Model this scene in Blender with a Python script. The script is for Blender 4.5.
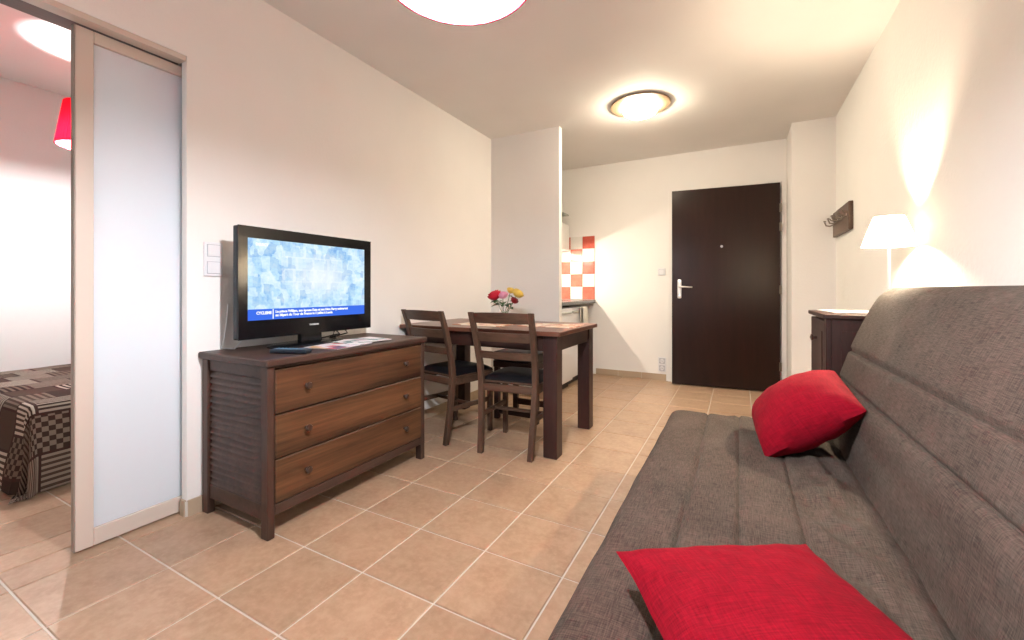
import bpy, bmesh, math, random
from mathutils import Vector, Matrix, noise
random.seed(7)
for o in list(bpy.data.objects): bpy.data.objects.remove(o)
S = bpy.context.scene
C = S.collection
PI = math.pi

# ------------------------------------------------------------------ camera
cam = bpy.data.cameras.new('camera'); camo = bpy.data.objects.new('camera', cam); C.objects.link(camo)
CAMZ = 1.02
camo.location = (0, 0, CAMZ)
camo.rotation_euler = (PI/2, 0, math.atan(227/423))
cam.sensor_width = 36; cam.lens = 423/1024*36; cam.shift_y = -30/1024
cam.clip_start = 0.02
S.camera = camo
# ------------------------------------------------------------------ world, exposure, lamp strengths
w = bpy.data.worlds.new('world'); S.world = w; w.use_nodes = True
w.node_tree.nodes['Background'].inputs[0].default_value = (0.80, 0.88, 1.0, 1)
w.node_tree.nodes['Background'].inputs[1].default_value = 1.9
S.view_settings.view_transform = 'Standard'; S.view_settings.look = 'None'
S.view_settings.gamma = 1; S.view_settings.use_curve_mapping = False
S.view_settings.exposure = 0.12
PENDANT = 3800; BEDLAMP = 3000; TABLELAMP = 5200; DOME = 125; STRIP = 210
COOL = (0.93, 0.96, 1.0); WARM = (1.0, 0.82, 0.60); MID = (1.0, 0.90, 0.72)

# ------------------------------------------------------------------ material helpers
def mat(name, col=(.8, .8, .8), rough=.6, metal=0, spec=.5, **kw):
    m = bpy.data.materials.new(name); m.use_nodes = True
    b = m.node_tree.nodes['Principled BSDF']
    b.inputs['Base Color'].default_value = (*col, 1); b.inputs['Roughness'].default_value = rough
    b.inputs['Metallic'].default_value = metal; b.inputs['Specular IOR Level'].default_value = spec
    for k, v in kw.items(): b.inputs[k].default_value = v
    return m
def nd(m, t, **kw):
    n = m.node_tree.nodes.new(t)
    for k, v in kw.items():
        if isinstance(k, str) and hasattr(n, k): setattr(n, k, v)
    return n
def lk(m, a, b): m.node_tree.links.new(a, b)
def bsdf(m): return m.node_tree.nodes['Principled BSDF']
def coords(m, kind='Object', scale=(1, 1, 1), rot=(0, 0, 0)):
    tc = nd(m, 'ShaderNodeTexCoord'); mp = nd(m, 'ShaderNodeMapping')
    mp.inputs['Scale'].default_value = scale; mp.inputs['Rotation'].default_value = rot
    lk(m, tc.outputs[kind], mp.inputs[0]); return mp.outputs[0]
def noisen(m, vec, scale, detail=4, rough=.5):
    n = nd(m, 'ShaderNodeTexNoise'); n.inputs['Scale'].default_value = scale
    n.inputs['Detail'].default_value = detail; n.inputs['Roughness'].default_value = rough
    if vec is not None: lk(m, vec, n.inputs['Vector'])
    return n.outputs['Fac']
def ramp(m, fac, stops):
    r = nd(m, 'ShaderNodeValToRGB'); e = r.color_ramp.elements
    while len(e) < len(stops): e.new(.5)
    for i, (p, c) in enumerate(stops): e[i].position = p; e[i].color = (*c, 1)
    lk(m, fac, r.inputs[0]); return r.outputs[0]
def bump(m, h, strength=.2, dist=.01):
    b = nd(m, 'ShaderNodeBump'); b.inputs['Strength'].default_value = strength; b.inputs['Distance'].default_value = dist
    lk(m, h, b.inputs['Height']); lk(m, b.outputs[0], bsdf(m).inputs['Normal'])
def mth(m, op, a, b=None):
    n = nd(m, 'ShaderNodeMath'); n.operation = op
    for i, x in enumerate((a, b)):
        if x is None: continue
        if isinstance(x, (int, float)): n.inputs[i].default_value = x
        else: lk(m, x, n.inputs[i])
    return n.outputs[0]
def mixc(m, fac, a, b, blend='MIX'):
    n = nd(m, 'ShaderNodeMix'); n.data_type = 'RGBA'; n.blend_type = blend
    if isinstance(fac, (int, float)): n.inputs[0].default_value = fac
    else: lk(m, fac, n.inputs[0])
    for i, x in ((6, a), (7, b)):
        if isinstance(x, tuple): n.inputs[i].default_value = (*x, 1)
        else: lk(m, x, n.inputs[i])
    return n.outputs[2]
def emit(name, col, strength):
    m = bpy.data.materials.new(name); m.use_nodes = True; nt = m.node_tree; nt.nodes.clear()
    e = nt.nodes.new('ShaderNodeEmission'); e.inputs[0].default_value = (*col, 1); e.inputs[1].default_value = strength
    o = nt.nodes.new('ShaderNodeOutputMaterial'); nt.links.new(e.outputs[0], o.inputs[0]); return m
def translucent(name, col, tcol, fac):
    m = bpy.data.materials.new(name); m.use_nodes = True; nt = m.node_tree; nt.nodes.clear()
    d = nt.nodes.new('ShaderNodeBsdfDiffuse'); d.inputs[0].default_value = (*col, 1)
    t = nt.nodes.new('ShaderNodeBsdfTranslucent'); t.inputs[0].default_value = (*tcol, 1)
    x = nt.nodes.new('ShaderNodeMixShader'); x.inputs[0].default_value = fac
    nt.links.new(d.outputs[0], x.inputs[1]); nt.links.new(t.outputs[0], x.inputs[2])
    o = nt.nodes.new('ShaderNodeOutputMaterial'); nt.links.new(x.outputs[0], o.inputs[0]); return m
def plaster(name, col, scale=60, strength=.25):
    m = mat(name, col, .75, spec=.25); v = coords(m)
    n1 = noisen(m, v, scale, 3); n2 = noisen(m, v, 2.0, 2)
    c = ramp(m, n2, [(.3, tuple(x*.96 for x in col)), (.7, col)]); lk(m, c, bsdf(m).inputs['Base Color'])
    bump(m, n1, strength, .004); return m
def wood(name, dark, light, scale=(1, 1, 1), axis='Y', rough=.45, freq=9):
    m = mat(name, dark, rough, spec=.4)
    s = {'X': (.12, 1, 1), 'Y': (1, .12, 1), 'Z': (1, 1, .12)}[axis]
    v = coords(m, 'Object', tuple(a*b for a, b in zip(s, scale)))
    n1 = noisen(m, v, freq, 6, .65); n2 = noisen(m, v, freq*6, 4, .6)
    f = mth(m, 'ADD', mth(m, 'MULTIPLY', n1, .7), mth(m, 'MULTIPLY', n2, .3))
    c = ramp(m, f, [(.36, dark), (.52, tuple((a+b)/2 for a, b in zip(dark, light))), (.66, light)])
    lk(m, c, bsdf(m).inputs['Base Color']); bump(m, n2, .12, .002); return m

M = {}
M['wall'] = plaster('white_plaster', (.83, .80, .77))
M['wall_r'] = plaster('roughcast_plaster', (.80, .78, .74), 45, .55)
M['ceil'] = plaster('ceiling_plaster', (.80, .77, .74), 80, .1)
M['grout'] = mat('grout', (.60, .55, .49), .9)
def tile_material():
    m = mat('terracotta_beige_tile', (.5, .33, .22), .34, spec=.5)
    v = coords(m, 'Object'); oi = nd(m, 'ShaderNodeObjectInfo')
    off = nd(m, 'ShaderNodeVectorMath'); off.operation = 'ADD'; lk(m, v, off.inputs[0])
    sc = nd(m, 'ShaderNodeVectorMath'); sc.operation = 'SCALE'; lk(m, oi.outputs['Location'], sc.inputs[0]); sc.inputs['Scale'].default_value = 7.3
    lk(m, sc.outputs[0], off.inputs[1])
    n1 = noisen(m, off.outputs[0], 9, 6, .6); n2 = noisen(m, off.outputs[0], 60, 3)
    c = ramp(m, n1, [(.25, (.330, .205, .128)), (.5, (.395, .258, .166)), (.78, (.46, .315, .212))])
    n3 = noisen(m, off.outputs[0], 38, 5, .65)
    c = mixc(m, ramp(m, n3, [(.42, (0,)*3), (.66, (.55,)*3)]), c, (.50, .345, .235))
    hs = nd(m, 'ShaderNodeHueSaturation'); lk(m, c, hs.inputs['Color'])
    lk(m, mth(m, 'ADD', mth(m, 'MULTIPLY', oi.outputs['Random'], .14), .93), hs.inputs['Value'])
    lk(m, hs.outputs[0], bsdf(m).inputs['Base Color'])
    bump(m, n2, .05, .002); return m
M['tile'] = tile_material()
M['plinth'] = mat('plinth_tile', (.44, .33, .23), .45)
M['beige'] = mat('beige_lacquer', (.62, .53, .46), .4)
M['offwhite'] = mat('offwhite_paint', (.8, .78, .75), .4)
M['track'] = wood('dark_track', (.06, .035, .025), (.12, .07, .05), axis='Y')
m = mat('frosted_glass', (.82, .85, .88), .22, spec=.5); M['frost'] = m
m2 = translucent('frosted', (.8, .84, .88), (.8, .84, .88), .35)
M['dresser'] = wood('walnut_carcass', (.030, .015, .011), (.085, .044, .032), axis='Y')
M['dresser_z'] = wood('walnut_post', (.032, .016, .011), (.085, .043, .030), axis='Z')
M['drawer'] = wood('walnut_drawer', (.020, .008, .004), (.165, .072, .030), axis='Y', freq=8, scale=(1, .5, 1.6))
M['knob'] = mat('knob_wood', (.05, .026, .018), .3)
M['table'] = wood('wenge_table', (.022, .009, .007), (.055, .024, .018), axis='X', rough=.38)
M['tabletop'] = wood('mahogany_top', (.085, .030, .018), (.17, .07, .042), axis='X', rough=.28)
M['table_z'] = wood('wenge_leg', (.022, .009, .008), (.05, .022, .018), axis='Z', rough=.4)
M['chair'] = wood('chair_wood', (.045, .024, .015), (.12, .066, .042), axis='Z', rough=.42, freq=14)
M['chair_x'] = wood('chair_rail_wood', (.045, .024, .015), (.12, .066, .042), axis='X', rough=.42, freq=14)
M['leather'] = mat('navy_leatherette', (.006, .006, .008), .45, spec=.3)
M['blackpl'] = mat('black_gloss_plastic', (.005, .005, .006), .14, spec=.3)
M['blackmat'] = mat('black_matt_plastic', (.010, .010, .012), .5)
M['metal'] = mat('satin_metal', (.75, .73, .68), .3, 1)
M['chrome'] = mat('chrome', (.8, .8, .8), .12, 1)
M['hookmetal'] = mat('hook_metal', (.30, .26, .22), .3, 1)
M['white'] = mat('white_plastic', (.74, .74, .76), .35)
M['whitegap'] = mat('switch_gap', (.42, .42, .46), .6)
M['door'] = wood('dark_door', (.013, .005, .0032), (.024, .0095, .006), axis='Z', rough=.30, freq=4)
bsdf(M['door']).inputs['Specular IOR Level'].default_value = .22
M['cab'] = wood('wenge_cabinet', (.024, .011, .009), (.06, .028, .022), axis='Z', rough=.45)
M['red_tile'] = mat('red_tile', (.50, .07, .04), .2)
M['white_tile'] = mat('white_tile', (.82, .79, .73), .2)
for k, a, b in (('red_tile', (.42, .05, .03), (.62, .15, .10)), ('white_tile', (.74, .71, .66), (.84, .82, .78))):
    m = M[k]; v = coords(m); oi = nd(m, 'ShaderNodeObjectInfo')
    lk(m, ramp(m, mth(m, 'ADD', mth(m, 'MULTIPLY', noisen(m, v, 14, 4), .7), mth(m, 'MULTIPLY', oi.outputs['Random'], .3)), [(.3, a), (.75, b)]), bsdf(m).inputs['Base Color'])
M['granite'] = mat('granite', (.03, .03, .032), .25)
m = M['granite']; lk(m, ramp(m, noisen(m, coords(m), 120, 3), [(.4, (.02, .02, .022)), (.62, (.06, .058, .055)), (.8, (.16, .15, .14))]), bsdf(m).inputs['Base Color'])
M['glass'] = mat('clear_glass', (1, 1, 1), .02, **{'Transmission Weight': 1.0, 'IOR': 1.45})
m = bpy.data.materials.new('thin_window_glass'); m.use_nodes = True; nt = m.node_tree; nt.nodes.clear()
_a = nt.nodes.new('ShaderNodeBsdfTransparent'); _b = nt.nodes.new('ShaderNodeBsdfGlossy'); _b.inputs['Roughness'].default_value = .03
_x = nt.nodes.new('ShaderNodeMixShader'); _x.inputs[0].default_value = .06; _o = nt.nodes.new('ShaderNodeOutputMaterial')
nt.links.new(_a.outputs[0], _x.inputs[1]); nt.links.new(_b.outputs[0], _x.inputs[2]); nt.links.new(_x.outputs[0], _o.inputs[0]); M['pane'] = m
M['leaf'] = mat('rose_leaf', (.035, .10, .03), .45)
M['stem'] = mat('rose_stem', (.09, .18, .05), .5)
M['r_red'] = mat('red_petal', (.50, .008, .03), .5); M['r_pink'] = mat('pink_petal', (.80, .36, .50), .5)
M['r_yel'] = mat('yellow_petal', (.85, .62, .12), .5); M['r_dark'] = mat('dark_red_petal', (.24, .01, .015), .5)
M['paper'] = mat('paper', (.75, .7, .66), .5)

def fabric(name, c1, c2, scale=420, bumpy=.35, mottling=.3):
    m = mat(name, c1, .9, spec=.15); tc = nd(m, 'ShaderNodeTexCoord')
    def thread(sx, sy):
        mp = nd(m, 'ShaderNodeMapping'); mp.inputs['Scale'].default_value = (sx, sy, 1); lk(m, tc.outputs['UV'], mp.inputs[0])
        return noisen(m, mp.outputs[0], 1.0, 3, .7)
    a = thread(scale, scale*.06); b = thread(scale*.06, scale)
    f = mth(m, 'ADD', mth(m, 'MULTIPLY', a, .5), mth(m, 'MULTIPLY', b, .5))
    big = noisen(m, tc.outputs['Object'], 5, 3)
    f2 = mth(m, 'ADD', mth(m, 'MULTIPLY', f, 1-mottling*.5), mth(m, 'MULTIPLY', big, mottling*.5))
    lk(m, ramp(m, f2, [(.36, c1), (.66, c2)]), bsdf(m).inputs['Base Color'])
    bump(m, f, bumpy, .002)
    pass
    return m
M['sofa'] = fabric('charcoal_linen', (.022, .0175, .0145), (.140, .112, .092), 400, .45)
M['red'] = fabric('red_linen', (.13, .001, .006), (.33, .003, .018), 340, .3)

# ------------------------------------------------------------------ geometry helpers
def tag(o, label=None, cat=None, group=None, kind=None):
    if label: o['label'] = label
    if cat: o['category'] = cat
    if group: o['group'] = group
    if kind: o['kind'] = kind
    return o
def empty(name, loc=(0, 0, 0), rz=0, label=None, cat=None, group=None, kind=None):
    o = bpy.data.objects.new(name, None); C.objects.link(o); o.location = loc; o.rotation_euler = (0, 0, rz)
    o.empty_display_size = .05
    return tag(o, label, cat, group, kind)
def obj(name, bm, m, parent=None, smooth=False, loc=None):
    me = bpy.data.meshes.new(name)
    bmesh.ops.recalc_face_normals(bm, faces=bm.faces) if smooth != 'keep' else None
    bm.to_mesh(me); bm.free()
    for mm in (m if isinstance(m, (list, tuple)) else [m]): me.materials.append(mm)
    o = bpy.data.objects.new(name, me); C.objects.link(o)
    if parent is not None: o.parent = parent
    if loc is not None: o.location = loc
    if smooth:
        for p in me.polygons: p.use_smooth = True
        try: me.set_sharp_from_angle(angle=math.radians(38))
        except Exception: pass
    return o
def bx(x0, x1, y0, y1, z0, z1, bev=0, bm=None, seg=1):
    b = bmesh.new()
    vs = [b.verts.new((x, y, z)) for x in (x0, x1) for y in (y0, y1) for z in (z0, z1)]
    for f in ((0, 1, 3, 2), (4, 6, 7, 5), (0, 4, 5, 1), (2, 3, 7, 6), (0, 2, 6, 4), (1, 5, 7, 3)): b.faces.new([vs[i] for i in f])
    bmesh.ops.recalc_face_normals(b, faces=b.faces)
    if bev: bmesh.ops.bevel(b, geom=b.edges[:], offset=bev, segments=seg, affect='EDGES', profile=.5)
    if bm is None: return b
    return merge(bm, b)
def merge(bm, b):
    me = bpy.data.meshes.new('tmp'); b.to_mesh(me); b.free(); bm.from_mesh(me); bpy.data.meshes.remove(me); return bm
def lathe(prof, n=32, bm=None, loc=(0, 0, 0), axis='Z', close=True):
    b = bm or bmesh.new(); rings = []
    for r, z in prof:
        ring = []
        for i in range(n):
            a = 2*PI*i/n; p = (r*math.cos(a), r*math.sin(a), z)
            if axis == 'X': p = (z, p[0], p[1])
            if axis == 'Y': p = (p[0], z, p[1])
            ring.append(b.verts.new(Vector(p)+Vector(loc)))
        rings.append(ring)
    for k in range(len(rings)-1):
        for i in range(n):
            j = (i+1) % n; b.faces.new((rings[k][i], rings[k][j], rings[k+1][j], rings[k+1][i]))
    if close:
        if prof[0][0] > 1e-6: b.faces.new(list(reversed(rings[0])))
        if prof[-1][0] > 1e-6: b.faces.new(rings[-1])
    bmesh.ops.remove_doubles(b, verts=b.verts, dist=1e-6)
    return b
def tube(pts, rad, n=8, bm=None):
    b = bm or bmesh.new(); pts = [Vector(p) for p in pts]; rings = []
    rad = rad if isinstance(rad, (list, tuple)) else [rad]*len(pts)
    for i, p in enumerate(pts):
        t = (pts[min(i+1, len(pts)-1)]-pts[max(i-1, 0)]).normalized()
        up = Vector((0, 0, 1)) if abs(t.z) < .9 else Vector((1, 0, 0))
        u = t.cross(up).normalized(); v = t.cross(u)
        rings.append([b.verts.new(p+(u*math.cos(2*PI*k/n)+v*math.sin(2*PI*k/n))*rad[i]) for k in range(n)])
    for a, c in zip(rings, rings[1:]):
        for k in range(n): b.faces.new((a[k], a[(k+1) % n], c[(k+1) % n], c[k]))
    b.faces.new(rings[0]); b.faces.new(list(reversed(rings[-1])))
    return b
def sweep_rect(pts, wx, wy, bm=None, bev=0):
    """a post whose centre line runs through pts, square in plan, size (wx, wy) per point"""
    b = bmesh.new(); rings = []
    for i, (x, y, z) in enumerate(pts):
        a = wx[i] if isinstance(wx, (list, tuple)) else wx; c = wy[i] if isinstance(wy, (list, tuple)) else wy
        rings.append([b.verts.new((x+sx*a/2, y+sy*c/2, z)) for sx, sy in ((-1, -1), (1, -1), (1, 1), (-1, 1))])
    for a, c in zip(rings, rings[1:]):
        for k in range(4): b.faces.new((a[k], a[(k+1) % 4], c[(k+1) % 4], c[k]))
    b.faces.new(rings[0]); b.faces.new(list(reversed(rings[-1])))
    bmesh.ops.recalc_face_normals(b, faces=b.faces)
    if bev: bmesh.ops.bevel(b, geom=[e for e in b.edges if len(e.link_faces) == 2 and e.calc_face_angle(0) > .6], offset=bev, segments=1, affect='EDGES')
    if bm is None: return b
    return merge(bm, b)
def textmesh(name, body, size, m, parent, width=None, ext=.0004, align='LEFT'):
    cu = bpy.data.curves.new(name, 'FONT'); cu.body = body; cu.size = size; cu.extrude = ext; cu.align_x = align; cu.resolution_u = 2; cu.offset = size*.035
    t = bpy.data.objects.new(name+'_tmp', cu); C.objects.link(t)
    dg = bpy.context.evaluated_depsgraph_get(); me = bpy.data.meshes.new_from_object(t.evaluated_get(dg))
    bpy.data.objects.remove(t); bpy.data.curves.remove(cu)
    if width:
        w_ = max(v.co.x for v in me.vertices)-min(v.co.x for v in me.vertices)
        for v in me.vertices: v.co.x *= width/w_
    me.materials.clear(); me.materials.append(m)
    o = bpy.data.objects.new(name, me); C.objects.link(o); o.parent = parent; return o
def copy_tree(o, parent=None):
    c = o.copy(); C.objects.link(c); c.parent = parent
    for ch in [x for x in bpy.data.objects if x.parent == o]: copy_tree(ch, c)
    return c

# ------------------------------------------------------------------ room shell
XL, XR, YB, YF, ZC = -2.19, .742, 5.01, -1.7, 2.53
XP = -2.345           # bedroom face of the left wall
BX0, BY0, BY1 = -4.62, -1.2, 2.8
J = .985; J0 = .12; HZ = 2.073
def struct(name, bm, m, label, cat, **k): return tag(obj(name, bm, m, **k), label, cat, kind='structure')

fl = struct('floor', bx(XP, XR+.1, YF-.1, YB+.1, -.08, -.004), M['grout'], 'beige ceramic tiled floor with pale grout across the living room', 'floor')
flb = struct('floor_bedroom', bx(BX0-.1, XP, BY0-.1, BY1+.1, -.08, -.004), M['grout'], 'beige tiled floor beside the bed beyond the sliding door', 'floor')
PX0, PW, QY0, QW = -2.173, .324, .776, .317
tile_me = {}
def tile(parent, x0, x1, y0, y1):
    g = .0032; key = (round(x1-x0, 3), round(y1-y0, 3))
    if x1-x0 < .02 or y1-y0 < .02: return
    if key not in tile_me:
        b = bx(-(x1-x0)/2+g, (x1-x0)/2-g, -(y1-y0)/2+g, (y1-y0)/2-g, -.006, 0)
        bmesh.ops.bevel(b, geom=[e for e in b.edges if all(v.co.z > -.001 for v in e.verts)], offset=.0025, segments=1, affect='EDGES')
        me = bpy.data.meshes.new('floor_tile'); b.to_mesh(me); b.free(); me.materials.append(M['tile']); tile_me[key] = me
    o = bpy.data.objects.new('floor_tile', tile_me[key]); C.objects.link(o); o.parent = parent; o.location = ((x0+x1)/2, (y0+y1)/2, 0)
def tiles(parent, X0, X1, Y0, Y1):
    i0 = math.floor((X0-PX0)/PW); j0 = math.floor((Y0-QY0)/QW)
    for i in range(i0, i0+30):
        for j in range(j0, j0+40):
            a, b_, c, d = PX0+i*PW, PX0+(i+1)*PW, QY0+j*QW, QY0+(j+1)*QW
            a, b_, c, d = max(a, X0), min(b_, X1), max(c, Y0), min(d, Y1)
            if b_ > a and d > c: tile(parent, a, b_, c, d)
tiles(fl, XP, XR, YF, YB); tiles(flb, BX0, XP, BY0, 1.8)

struct('ceiling', bx(BX0-.1, XR+.1, YF-.1, YB+.1, ZC, ZC+.1), M['ceil'], 'plain off white ceiling with warm pools of lamp light', 'ceiling')
# left wall: two leaves with the door pocket between them, header over the opening
b = bx(-2.232, XL, J, YB, 0, ZC); bx(XP, -2.302, J, YB, 0, ZC, bm=b)
bx(XP, XL, J0, J, HZ, ZC, bm=b); bx(XP, XL, YF-.1, J0, 0, ZC, bm=b)
struct('wall_left', b, M['wall'], 'long white plaster wall behind the television and dining table', 'wall')
struct('wall_right', bx(XR, XR+.1, YF-.1, YB+.1, 0, ZC), M['wall_r'], 'roughcast white wall behind the sofa and table lamp', 'wall')
wb = struct('wall_back', bx(XL, XR, YB, YB+.1, 0, ZC), M['wall'], 'white end wall around the dark entrance door', 'wall')
# wall behind the viewer, with an unseen window added to let in daylight fill
b = bx(XL, -1.6, YF-.1, YF, 0, ZC); bx(.3, XR, YF-.1, YF, 0, ZC, bm=b); bx(-1.6, .3, YF-.1, YF, 2.15, ZC, bm=b)
struct('wall_front', b, M['wall'], 'white wall with an added window opening opposite the entrance', 'wall')
win = empty('fill_window_1', (-.65, YF-.05, 0), label='added double window for daylight fill in the unseen wall opposite the entrance', cat='window', kind='structure')
for x0, x1 in ((-.95, 0), (0, .95)):
    b = bx(x0, x0+.06, -.03, .03, 0, 2.15); bx(x1-.06, x1, -.03, .03, 0, 2.15, bm=b); bx(x0, x1, -.03, .03, 0, .08, bm=b); bx(x0, x1, -.03, .03, 2.08, 2.15, bm=b)
    f = obj('fill_window_frame', b, M['offwhite'], win); obj('pane', bx(x0+.06, x1-.06, -.004, .004, .08, 2.08), M['pane'], f)
struct('wall_partition', bx(XL, -1.46, 3.64, 3.705, 0, ZC), M['wall'], 'narrow white partition screening the kitchenette from the dining table', 'wall')
struct('wall_pillar', bx(.42, XR, 4.57, YB, 0, ZC), M['wall'], 'white boxed pillar to the right of the entrance door', 'wall')
struct('wall_bedroom_far', bx(BX0-.1, BX0, BY0, BY1, 0, ZC), M['wall'], 'white bedroom wall along the far side of the bed', 'wall')
b = bx(BX0, XP, BY1, BY1+.1, 0, ZC); struct('wall_bedroom_end', b, M['wall'], 'white end wall of the bedroom hidden by the sliding door', 'wall')
struct('wall_bedroom_near', bx(BX0, XP, BY0-.1, BY0, 0, ZC), M['wall'], 'white bedroom wall on the side of the added window', 'wall')

def plinth(name, x0, y0, x1, y1, nx, ny, label):
    L = math.hypot(x1-x0, y1-y0); n = max(1, round(L/.32)); t = .009; h = .072
    def piece(a, b_, tt, hh, g):
        ax, ay = x0+(x1-x0)*a/L, y0+(y1-y0)*a/L; cx, cy = x0+(x1-x0)*b_/L, y0+(y1-y0)*b_/L
        xs = sorted((ax, cx, ax+nx*tt, cx+nx*tt)); ys = sorted((ay, cy, ay+ny*tt, cy+ny*tt))
        return bx(xs[0], xs[-1], ys[0], ys[-1], .0005, hh)
    o = struct(name, piece(0, L, .006, h-.004, 0), M['grout'], label, 'baseboard')
    for k in range(n): obj('plinth_tile', piece(k*L/n+.0015, (k+1)*L/n-.0015, t, h, 0), M['plinth'], o)
plinth('baseboard_left', XL, J, XL, 3.64, 1, 0, 'beige tile plinth along the television wall')
plinth('baseboard_jamb', -2.232, J, XL, J, 0, -1, 'short tile plinth wrapping the sliding door jamb')
plinth('baseboard_partition', XL+.01, 3.64, -1.46, 3.64, 0, -1, 'beige tile plinth under the kitchenette partition')
plinth('baseboard_back', -1.53, YB, -.72, YB, 0, -1, 'beige tile plinth left of the entrance door')
plinth('baseboard_pillar', .43, 4.57, XR, 4.57, 0, -1, 'beige tile plinth round the pillar')
plinth('baseboard_right', XR, .2, XR, 4.56, -1, 0, 'beige tile plinth along the sofa wall')
plinth('baseboard_bedroom', BX0, -.6, BX0, 2.7, 1, 0, 'beige tile plinth of the bedroom wall')

# header trim and track
struct('trim_1', bx(-2.248, XL-.002, J0, J-.002, 2.05, HZ-.0005), M['beige'], 'beige cover strip over the sliding door', 'trim')
struct('trim_2', bx(-2.343, -2.250, J0, J-.002, 2.052, HZ-.0005), M['track'], 'dark brown sliding door track above the opening', 'trim')

# ------------------------------------------------------------------ sliding door
d2 = empty('door_2', (-2.267, .64, 0), label='frosted sliding pocket door with beige frame left of the dresser', cat='door', kind='structure')
def dpart(n, y0, y1, z0, z1, m, dx=.016, bev=.002): return obj(n, bx(-dx, dx, y0, y1, z0, z1, bev), m, d2)
dpart('stile', 0, .053, .008, 2.044, M['beige']); dpart('stile', .79, .85, .008, 2.044, M['beige'])
dpart('rail', .0535, .7895, .008, .075, M['beige']); dpart('rail', .0535, .7895, 1.998, 2.044, M['beige'])
g = dpart('frosted_pane', .0535, .7895, .076, 1.997, m2, .005, 0)
dpart('edge_strip', -.004, -.0004, .008, 2.044, mat('edge_strip', (.30, .25, .21), .5), .015, 0)

# ------------------------------------------------------------------ entrance door
d1 = empty('door_1', (.359, 4.925, 0), label='dark brown flush entrance door slightly ajar on steel hinges', cat='door', kind='structure')
d1.rotation_euler = (0, 0, math.radians(5.7))
obj('door_leaf', bx(-1.0, 0, 0, .042, .012, 2.082, .003), M['door'], d1)
h = obj('handle_plate', bx(-.945, -.905, -.010, -.0005, .93, 1.135, .012, seg=2), M['metal'], d1)
obj('lever', tube([(-.925, -.011, 1.055), (-.925, -.05, 1.055), (-.90, -.058, 1.055), (-.85, -.058, 1.052), (-.80, -.05, 1.05)], [.010, .010, .010, .0085, .0075], 10), M['metal'], h, True)
obj('key_cylinder', lathe([(.009, 0), (.009, .012), (0, .012)], 14, axis='Y', loc=(-.925, -.022, .965)), M['chrome'], h)
obj('peephole', lathe([(.013, 0), (.013, .006), (.006, .008), (0, .008)], 16, axis='Y', loc=(-.52, -.0085, 1.47)), M['chrome'], d1)
for z in (.22, .98, 1.60, 1.79):
    hg = obj('hinge', lathe([(.006, 0), (.006, .085)], 12, loc=(.007, -.005, z)), M['hookmetal'], d1, True)
    obj('hinge_leaf', bx(-.008, .001, -.003, -.0004, z, z+.085), M['hookmetal'], hg)
# frame
fr = empty('trim_3', (0, YB, 0), label='white frame of the entrance door', cat='door frame', kind='structure')
obj('frame_post', bx(-.70, -.645, -.02, -.0005, 0, 2.10), M['wall'], fr); obj('frame_post', bx(.372, .415, -.055, -.0005, 0, 2.10), M['wall'], fr)
obj('frame_head', bx(-.70, .415, -.02, -.0005, 2.1005, 2.13), M['wall'], fr)

# ------------------------------------------------------------------ switches and sockets
def switch(name, org, ax, wd, hh, n, label, kind='switch', grp=None):
    """plate on a wall; ax = 'X' (plate faces +x) or 'Y' (faces -y); org is its centre on the wall"""
    t = empty(name, org, 0, label, 'wall socket' if kind == 'socket' else 'light switch', grp)
    def P(u0, u1, z0, z1, d0, d1, bev=.002):
        return bx(d0, d1, u0, u1, z0, z1, bev) if ax == 'X' else bx(u0, u1, -d1, -d0, z0, z1, bev)
    obj('plate', P(-wd/2, wd/2, -hh/2, hh/2, .0005, .009, .003), M['white'], t)
    for k in range(n):
        zc = (k-(n-1)/2)*hh/n; s = min(wd, hh/n)*.33
        obj('gap', P(-s-.0025, s+.0025, zc-s-.0025, zc+s+.0025, .0085, .0095, 0), M['whitegap'], t)
        if kind == 'switch': obj('rocker', P(-s, s, zc-s, zc+s, .0092, .014, .0015), M['white'], t)
        else:
            r = obj('socket_well', lathe([(s*.9, 0), (s*.9, .003), (s*.75, .003), (s*.7, .0005), (0, .0005)], 20, axis='Y', loc=(0, -.0125, zc)), M['white'], t)
            for q in (-1, 1): obj('pin_hole', lathe([(.004, 0), (.004, .0008)], 10, axis='Y', loc=(q*.010, -.0135, zc)), M['blackmat'], r)
    return t
switch('light_switch', (XL, 1.092, 1.165), 'X', .083, .16, 2, 'double white rocker switch on the wall left of the television')
switch('light_switch', (-.77, YB, 1.225), 'Y', .08, .08, 1, 'single white switch on the wall beside the entrance door handle')
switch('wall_socket', (-.765, YB, .18), 'Y', .085, .16, 2, 'double white socket low on the wall left of the entrance door', 'socket')

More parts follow.
